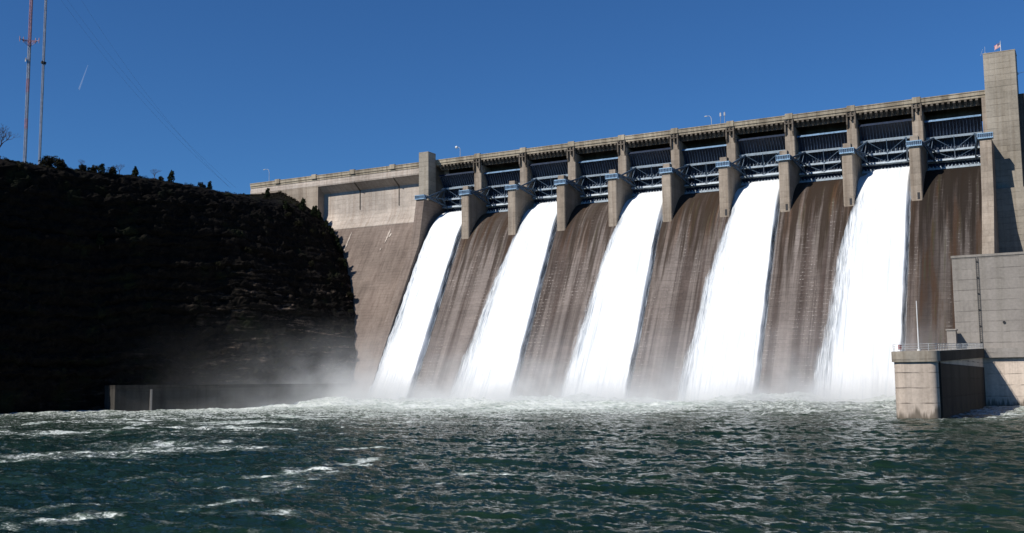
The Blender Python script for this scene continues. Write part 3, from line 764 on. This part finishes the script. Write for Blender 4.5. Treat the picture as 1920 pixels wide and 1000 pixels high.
# low wall along the foot of the cliff
fwl = empty('retaining_wall', (-25, -60, 0)); tag(fwl, 'low grey concrete wall along the water at the foot of the cliff', 'wall')
pth = [np.array(at(190, 757, 280)[:2]), np.array(at(215, 757, 269)[:2]), np.array(at(440, 750, 284)[:2]), np.array((-7.5, -38)), np.array((-5.0, -29))]
fl = []
for a_, b_ in zip(pth[:-1], pth[1:]):
    for t in np.linspace(0, 1, 9)[:-1]: fl.append(a_*(1-t)+b_*t)
fl.append(pth[-1])
nrm = np.array((-.8, .6))
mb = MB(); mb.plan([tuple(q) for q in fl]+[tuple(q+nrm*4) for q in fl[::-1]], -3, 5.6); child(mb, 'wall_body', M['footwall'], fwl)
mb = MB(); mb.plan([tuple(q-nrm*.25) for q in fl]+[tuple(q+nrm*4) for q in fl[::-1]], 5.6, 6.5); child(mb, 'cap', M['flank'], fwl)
q = np.array(at(281, 750, 273.2)[:2])
mb = MB(); mb.plan([tuple(q-nrm*.6), tuple(q-nrm*.6+np.array((.3, .4))), tuple(q+nrm*.6+np.array((.3, .4))), tuple(q+nrm*.6)], -2, 5.4); child(mb, 'gauge_post', M['house'], fwl)

# ------------------------------------------------------------------ vegetation
def leaf_cloud(mb, c, rad, n, size, rng, squash=1.0, cone=False):
    for _ in range(n):
        while True:
            q = np.array([rng.uniform(-1, 1) for _ in range(3)])
            if np.dot(q, q) <= 1: break
        if cone: q[:2] *= max(.06, (1-(q[2]+1)/2)**.8)
        pnt = np.array(c)+q*np.array((rad, rad, rad*squash))
        a_ = np.array([rng.gauss(0, 1) for _ in range(3)]); a_ /= np.linalg.norm(a_); b_ = np.cross(a_, [rng.gauss(0, 1) for _ in range(3)]); b_ /= np.linalg.norm(b_)
        sz = size*rng.uniform(.6, 1.4)
        mb.add([pnt-a_*sz-b_*sz*.6, pnt+a_*sz-b_*sz*.5, pnt+a_*sz*.7+b_*sz*.6, pnt-a_*sz*.8+b_*sz*.5], [(0, 1, 2, 3)])
def cedar_parts(seed):
    rng = random.Random(seed); mb = MB()
    leaf_cloud(mb, (0, 0, 1.35), 1.0, 420, .12, rng, squash=1.25, cone=True)
    for k in range(7):
        z = .4+k*.3; t = rng.uniform(0, 6.3); r_ = .65*(1-k/9); leaf_cloud(mb, (r_*math.cos(t), r_*math.sin(t), z), .32, 40, .11, rng)
    tr = MB(); tr.tube([(0, 0, -.6), (0.03, 0, .6), (0, .03, 1.6), (0, 0, 2.5)], [.1, .08, .05, .02], 6)
    return mb.mesh('crown'), tr.mesh('trunk')
def bush_parts(seed):
    rng = random.Random(seed); mb = MB()
    for k in range(7):
        leaf_cloud(mb, (rng.uniform(-.7, .7), rng.uniform(-.7, .7), rng.uniform(.3, .95)), rng.uniform(.35, .6), 75, .11, rng)
    tr = MB()
    for k in range(4):
        t = k*1.6+rng.random(); tr.tube([(0, 0, -.5), (.25*math.cos(t), .25*math.sin(t), .4), (.5*math.cos(t), .5*math.sin(t), .95)], [.06, .045, .02], 5)
    return mb.mesh('crown'), tr.mesh('trunk')
def bare_parts(seed):
    rng = random.Random(seed); tr = MB(); tw_ = MB()
    tr.tube([(0, 0, -.6), (.04, 0, .5), (0, .05, 1.1)], [.08, .06, .045], 6)
    def grow(p0, d, L, r, dep):
        p1 = p0+d*L; (tr if dep == 0 else tw_).tube([p0, (p0+p1)/2+Vector((rng.gauss(0, .03), rng.gauss(0, .03), .02)), p1], [r, r*.8, r*.6], 4)
        if dep < 4:
            for _ in range(3 if dep < 3 else 2):
                nd = (d+Vector((rng.gauss(0, .55), rng.gauss(0, .55), rng.gauss(.12, .35)))).normalized()
                grow(p1, nd, L*rng.uniform(.55, .8), r*.55, dep+1)
    for k in range(4):
        t = k*1.57+rng.random()*.6
        grow(Vector((0, .02, .6+.15*k)), Vector((.6*math.cos(t), .6*math.sin(t), 1)).normalized(), .6, .04, 0)
    return tw_.mesh('crown'), tr.mesh('trunk')
protos = {'cedar': [cedar_parts(k) for k in (1, 2, 3)], 'bush': [bush_parts(k) for k in (11, 12, 13)], 'bare': [bare_parts(k) for k in (21, 22)]}
for kk, l in protos.items():
    for c_m, t_m in l:
        c_m.materials.append(M['cedar'] if kk == 'cedar' else M['scrub'] if kk == 'bush' else M['twig']); t_m.materials.append(M['bark'] if kk != 'bare' else M['twig'])
rngp = random.Random(5)
def plant(kind, loc, size, label, name, cat, group=None, wide=1.0):
    c_m, t_m = rngp.choice(protos[kind])
    o = empty(name, tuple(float(v) for v in loc)); o.scale = (size*wide, size*wide, size); o.rotation_euler = (0, 0, rngp.uniform(0, 6.3))
    tag(o, label, cat, group)
    link('crown', c_m, None, o); link('trunk', t_m, None, o)
    return o
def ground_z(x, y):
    d = (CX-x)**2+(CY-y)**2+np.where(CZ < 52, 1e6, 0); k = np.argmin(d); return CZ.ravel()[k]
# skyline plants: (bearing px, top px, height in px, kind)
sky_pl = [(93, 299, 22, 'bush', 'dense dark bush on the cliff top right of the second mast', 1.0), (108, 303, 18, 'bush', 'wide dark bush beside the dense one on the cliff top', 1.1),
          (160, 317, 12, 'bush', 'small dark bush under a thin bare tree on the cliff top', .9), (157, 305, 20, 'bare', 'thin grey bare tree above a small bush on the skyline', .7),
          (178, 318, 14, 'bush', 'low bush at the cliff end of the thick skyline clump', 1.0), (194, 316, 17, 'cedar', 'pointed dark cedar in the middle of the skyline clump', 1.2), (208, 320, 14, 'bush', 'low dark bush beside the pointed cedar in the clump', 1.1),
          (226, 313, 20, 'bare', 'spreading bare tree between the clump and the round cedar', 1.0), (251, 320, 18, 'cedar', 'rounded dark cedar standing alone on the skyline', 1.1),
          (292, 324, 19, 'bare', 'pinkish bare tree with a flat crown on the skyline', 1.1), (305, 338, 10, 'bush', 'tiny bush beside the pinkish bare tree', 1.0),
          (325, 328, 22, 'cedar', 'tallest dark cedar on the skyline between cliff and dam', 1.0), (376, 345, 11, 'bush', 'small dark bush on the skyline near the leaning cedar', .9), (396, 342, 15, 'cedar', 'small spiky cedar last before the dam roadway', 1.0)]
for u, v, hp, kind, lab, wd in sky_pl:
    b_u = 960+FPX*((CX-CAM[0])*rt[0]+(CY-CAM[1])*rt[1]+(CZ-CAM[2])*rt[2])/((CX-CAM[0])*fw[0]+(CY-CAM[1])*fw[1]+(CZ-CAM[2])*fw[2])
    dd_ = np.hypot(CX-CAM[0], CY-CAM[1]); el = np.where((np.abs(b_u-u) < 4) & (CZ > 40), (CZ-CAM[2])/dd_, -9); kk_ = np.argmax(el)
    gx, gy, gz = CX.ravel()[kk_], CY.ravel()[kk_], CZ.ravel()[kk_]
    D = float((gx-CAM[0])*fw[0]+(gy-CAM[1])*fw[1]+(gz-CAM[2])*fw[2]); top_ = at(u, v, D); hgt = {'cedar': 2.6, 'bush': 1.5, 'bare': 2.4}[kind]
    size = max(hp*D/FPX*1.15, top_[2]-gz+.4)/hgt
    nm = {'cedar': 'cedar_tree', 'bush': 'bush', 'bare': 'bare_tree'}[kind]
    plant(kind, (gx, gy, gz-.3), size, lab, nm, {'cedar': 'tree', 'bush': 'bush', 'bare': 'tree'}[kind], 'plants along the cliff skyline', wd)
q = at(-4, 226, 285); plant('bare', (q[0], q[1], q[2]-12.4), 5.0, 'tall bare tree standing left of both masts', 'bare_tree', 'tree')
# plants growing on the face of the cliff and along its end beside the dam
cnt = 0; rngc = random.Random(17)
ia = int(np.searchsorted(CS, CCUM[2]-10)); 
while cnt < 56:
    a_ = rngc.randrange(ia, CX.shape[0]-8) if cnt < 22 else rngc.randrange(CX.shape[0]-150, CX.shape[0]-25)
    b_ = rngc.randrange(60, 306)
    x, y, z = CX[a_, b_], CY[a_, b_], CZ[a_, b_]
    if z < 6: continue
    kind = rngc.choice(('cedar', 'bush', 'bush')) if z > 40 else 'bush'
    sz = rngc.uniform(.7, 1.5) if kind == 'bush' else rngc.uniform(.9, 1.9)
    plant(kind, (x, y, z-.2), sz, 'dark %s growing on the shaded cliff face' % ('cedar' if kind == 'cedar' else 'shrub'), 'cedar_tree' if kind == 'cedar' else 'shrub', 'tree' if kind == 'cedar' else 'shrub', 'cedars on the cliff' if kind == 'cedar' else 'shrubs on the cliff')
    cnt += 1

cnt = 0
for a_ in range(CX.shape[0]-60, CX.shape[0]-12, 1):
    col_ = [b_ for b_ in range(CX.shape[1]) if 40 < CZ[a_, b_] < 66]
    if rngc.random() < .22 and col_:
        b_ = rngc.choice(col_); x, y, z = CX[a_, b_], CY[a_, b_], CZ[a_, b_]
        plant('cedar', (x, y, z-.3), rngc.uniform(.9, 1.7), 'dark cedar growing on the shaded cliff face', 'cedar_tree', 'tree', 'cedars on the cliff')
rngs = random.Random(31); mb = MB(); el_ = (CZ-CAM[2])/np.hypot(CX-CAM[0], CY-CAM[1]); bb = np.argmax(np.where(CZ > 40, el_, -9), axis=1)
for a_ in range(ia-60, CX.shape[0]-14):
    for _ in range(3):
        b_ = min(CX.shape[1]-1, max(0, bb[a_]+rngs.randint(-6, 4))); hh_ = rngs.uniform(.1, .8)*(1.6 if (a_//9) % 4 == 0 else .7)
        leaf_cloud(mb, (CX[a_, b_]+rngs.uniform(-.3, .3), CY[a_, b_]+rngs.uniform(-.3, .3), CZ[a_, b_]+hh_*.3), .45, 9, .13, rngs, squash=max(.25, hh_))
o = mb.build('scrub', M['scrub']); tag(o, 'low dark scrub fringing the top edge of the cliff', 'scrub', kind='stuff')

# ------------------------------------------------------------------ radio masts behind the cliff
def lattice(name, base, top_h, w_, bands, label):
    o = empty(name, base); tag(o, label, 'radio mast', 'radio masts behind the cliff')
    parts = {}
    seg_h = w_*1.1; n = int(top_h/seg_h)
    cor = [(w_/2*math.cos(R(90+120*k)), w_/2*math.sin(R(90+120*k))) for k in range(3)]
    for k in range(n):
        b_ = bands(k*seg_h); mb = parts.setdefault((b_, k//12), MB())
        z0, z1 = k*seg_h, (k+1)*seg_h
        for j in range(3):
            a_, c_ = cor[j], cor[(j+1) % 3]
            mb.tube([(a_[0], a_[1], z0), (a_[0], a_[1], z1)], w_*.10, 5)
            mb.tube([(a_[0], a_[1], z0), (c_[0], c_[1], z1)], w_*.055, 4); mb.tube([(c_[0], c_[1], z0), (a_[0], a_[1], z1)], w_*.055, 4)
            mb.tube([(a_[0], a_[1], z1), (c_[0], c_[1], z1)], w_*.055, 4)
    for (b_, _), mb in parts.items():
        mb.build('lattice_section', {'r': M['orangemast'], 'g': M['greymast'], 'w': M['white']}[b_], o)
    return o
D1 = 430.; b1 = at(47, 292, D1); mz = 74.0
zb1 = b1[2]-mz
def band1(h):
    v = 292-(h-zb1)*FPX/D1
    return 'r' if v < 82 or (150 < v < 175) or 225 < v < 245 else 'g'
m1 = lattice('radio_mast', (float(b1[0]), float(b1[1]), mz), 128, 1.25, band1, 'red and grey lattice radio mast with a ring of antenna arms')
pz = zb1+(292-72)*D1/FPX
mb = MB()
for k in range(3):
    t = R(20+120*k); d = (math.cos(t), math.sin(t)); 
    mb.bar((0, 0, pz), (d[0]*4.2, d[1]*4.2, pz+.2), .22); mb.bar((0, 0, pz-2.2), (d[0]*3.2, d[1]*3.2, pz), .16)
    t2 = R(20+120*(k+1)); mb.bar((d[0]*3.2, d[1]*3.2, pz+.1), (math.cos(t2)*3.2, math.sin(t2)*3.2, pz+.1), .16)
    for q in (2.6, 4.1): mb.bar((d[0]*q, d[1]*q, pz-.9), (d[0]*q, d[1]*q, pz+1.3), .2)
mb.build('antenna_arms', M['orangemast'], m1)
mb = MB(); dz_ = zb1+(292-108)*D1/FPX
q0 = Vector((-.55, -.9, dz_)); nrmv = Vector((-.35, -.9, 0)).normalized(); rgt = nrmv.cross(Vector((0, 0, 1)))
vs = [q0-nrmv*.1]; fs = []
for r_, dd in ((.45, .0), (.85, .25)):
    for k in range(14): vs.append(q0+nrmv*dd+rgt*r_*math.cos(k*2*math.pi/14)+Vector((0, 0, 1))*r_*math.sin(k*2*math.pi/14))
for k in range(14): fs.append((0, 1+k, 1+(k+1) % 14)); fs.append((1+k, 15+k, 15+(k+1) % 14, 1+(k+1) % 14))
vs2 = [v_-nrmv*.12 for v_ in vs]; n_ = len(vs); fs2 = [tuple(i_+n_ for i_ in f_[::-1]) for f_ in fs]
fs3 = [(15+k, n_+15+k, n_+15+(k+1) % 14, 15+(k+1) % 14) for k in range(14)]
mb.add(vs+vs2, fs+fs2+fs3); mb.bar((0, 0, dz_), (q0.x, q0.y, dz_), .2); mb.build('dish', M['greymast'], m1)
b2 = at(74.5, 297, 445.); zb2 = b2[2]-mz
m2 = lattice('radio_mast', (float(b2[0]), float(b2[1]), mz), 128, 1.0, lambda h: 'g', 'plain thin grey lattice radio mast without antenna arms')
mb = MB(); z_ = zb2+(297-113)*445/FPX; mb.box(-.9, .9, -.7, .7, z_-.25, z_+.25); mb.box(-.2, .2, -1.0, 1.0, z_-.6, z_+.6); mb.build('platform', M['black'], m2)
# guy wires running down towards the dam
def wire(a_, b_, sag, rad, label):
    a_, b_ = Vector(a_), Vector(b_); pts = []
    for k in range(25):
        t = k/24; pts.append(a_.lerp(b_, t)-Vector((0, 0, sag*4*t*(1-t))))
    mb = MB(); mb.tube(pts, rad, 5); o = mb.build('guy_wire', M['black'], None); tag(o, label, 'cable', 'guy wires of the radio masts')
for k, (u0, v0, u1, v1) in enumerate(((100, -20, 432, 352), (112, -20, 442, 352), (140, -20, 428, 350))):
    wire(at(u0, v0, 445), at(u1, v1, 440), 5, .022, 'thin dark guy wire slanting down across the sky to the roadway')

# contrail high up
ca, cb_ = at(148, 168, 9000), at(165, 122, 9400)
mb = MB(); mb.tube([ca, (ca*.55+cb_*.45), cb_], [7.0, 5.0, 2.0], 8)
g = N('ice_trail'); M['trail'] = g.pbr((.8, .82, .85), 1.0, spec=0, alpha=.10)
o = mb.build('contrail', M['trail']); tag(o, 'short thin white vapour trail right of the radio masts', 'vapour trail')

# ------------------------------------------------------------------ small things on the roadway and towers
def lamp(x, y, h, arm, label, white=False):
    o = empty('street_lamp', (x, y, 77.72)); tag(o, label, 'street lamp', 'lamps on the dam roadway')
    mb = MB(); mb.tube([(0, 0, 0), (0, 0, h*.8), (-arm*.15, 0, h*.93), (-arm*.5, 0, h), (-arm, 0, h)], [.10, .08, .07, .06, .05], 6); mb.tube([(0, 0, 0), (0, 0, .4)], .2, 8); mb.build('post', M['steel'], o)
    hd = MB()
    if white:
        for k in range(4): 
            pass
        hd.tube([(-arm-.42, 0, h), (-arm-.35, 0, h), (-arm, 0, h), (-arm+.35, 0, h), (-arm+.42, 0, h)], [.1, .33, .46, .33, .1], 12)
    else: hd.tube([(-arm-.8, 0, h-.05), (-arm-.6, 0, h-.05), (-arm, 0, h), (-arm+.15, 0, h)], [.06, .17, .14, .05], 8)
    hd.build('lamp_head', M['white'] if white else M['steel'], o)
lamp(-72.5, 10.5, 6.4, 2.0, 'curved grey street lamp where the roadway meets the cliff')
lamp(9.2, 9.4, 4.9, 1.4, 'street lamp with a round white head right of the short tower', True)
lamp(92.5, 13, 5.2, 1.3, 'small grey street lamp above the sixth bay of the roadway')
for x, lab in ((96.6, 'first of a pair of thin steel posts on the parapet mid span'), (97.8, 'second of a pair of thin steel posts on the parapet mid span')):
    mb = MB(); mb.tube([(x, 8.6, 77.7), (x, 8.6, 82.4)], .07, 6); mb.box(x-.22, x+.22, 8.5, 8.7, 81.2, 82.2); mb.box(x-.15, x+.15, 8.45, 8.75, 77.72, 77.95)
    o = mb.build('sign_post', M['greymast']); tag(o, 'pair of thin grey posts with small plates above the roadway parapet', 'post', 'paired posts on the roadway')
# flag on the right tower
fp = empty('flagpole', (170.0, 8.6, 88.1)); tag(fp, 'white flagpole on top of the tall tower', 'flagpole')
mb = MB(); mb.tube([(0, 0, 0), (0, 0, 3.0)], [.07, .045], 8); mb.build('pole', M['white'], fp)
mb = MB(); mb.tube([(0, 0, 2.98), (0, 0, 3.06), (0, 0, 3.12)], [.04, .09, .03], 8); mb.build('finial', M['white'], fp)
g = N('flag_cloth'); oc = g.n('ShaderNodeAttribute', attribute_name='fu').outputs['Fac']; ov = g.n('ShaderNodeAttribute', attribute_name='fv').outputs['Fac']
stp = g.math('LESS_THAN', g.math('MODULO', g.math('MULTIPLY', ov, 13.0), 2.0), 1.0)
cc = g.mix(stp, (.75, .73, .70), (.45, .02, .03))
can = g.math('MULTIPLY', g.math('LESS_THAN', oc, .4), g.math('GREATER_THAN', ov, .46))
st_ = g.n('ShaderNodeTexVoronoi'); cbf = g.n('ShaderNodeCombineXYZ'); g.set(cbf.inputs[0], g.math('MULTIPLY', oc, 22.0)); g.set(cbf.inputs[1], g.math('MULTIPLY', ov, 14.0)); g.set(st_.inputs['Vector'], cbf.outputs[0]); st_.inputs['Randomness'].default_value = 0
cc = g.mix(can, cc, g.mix(g.math('LESS_THAN', st_.outputs['Distance'], .22), (.02, .035, .14), (.75, .74, .72)))
M['flag'] = g.pbr(cc, .8, spec=.1)
U, V_ = np.meshgrid(np.linspace(0, 1, 26), np.linspace(0, 1, 14), indexing='ij')
fx = -U*1.45+.1*np.sin(U*7+V_*2); fy = .22*np.sin(U*8+V_*1.5)*U; fz = 1.55+V_*1.2-U*.75+.06*np.sin(U*9)
me = grid_mesh('flag', fx-.06, fy, fz, attrs={'fu': U, 'fv': V_})
o = link('flag', me, M['flag'], None, (170.0, 8.6, 88.1)); sd = o.modifiers.new('cloth', 'SOLIDIFY'); sd.thickness = .02
tag(o, 'red and white striped flag with blue corner flying on the tall tower', 'flag')
mb = MB(); mb.tube([(166.4, 7.6, 88.1), (166.4, 7.6, 90.0)], .04, 6); mb.box(166.2, 166.6, 7.5, 7.7, 88.1, 88.35); mb.tube([(165.3, 7.6, 87.8), (165.9, 7.6, 89.4)], .03, 5)
o = mb.build('antenna', M['steel']); tag(o, 'thin whip antenna on the corner of the tall tower', 'antenna')
mb = MB(); mb.tube([(173.4, 10.2, 82.6), (175.6, 10.2, 82.9)], .05, 6); mb.tube([(175.2, 10.2, 82.7), (175.5, 10.2, 82.78), (175.9, 10.2, 82.86), (176.3, 10.2, 82.95)], [.05, .22, .2, .05], 8); mb.box(173.3, 173.6, 10.0, 10.4, 82.3, 82.9)
o = mb.build('wall_lamp', M['white']); tag(o, 'small white lamp on an arm on the right side of the tall tower', 'lamp')
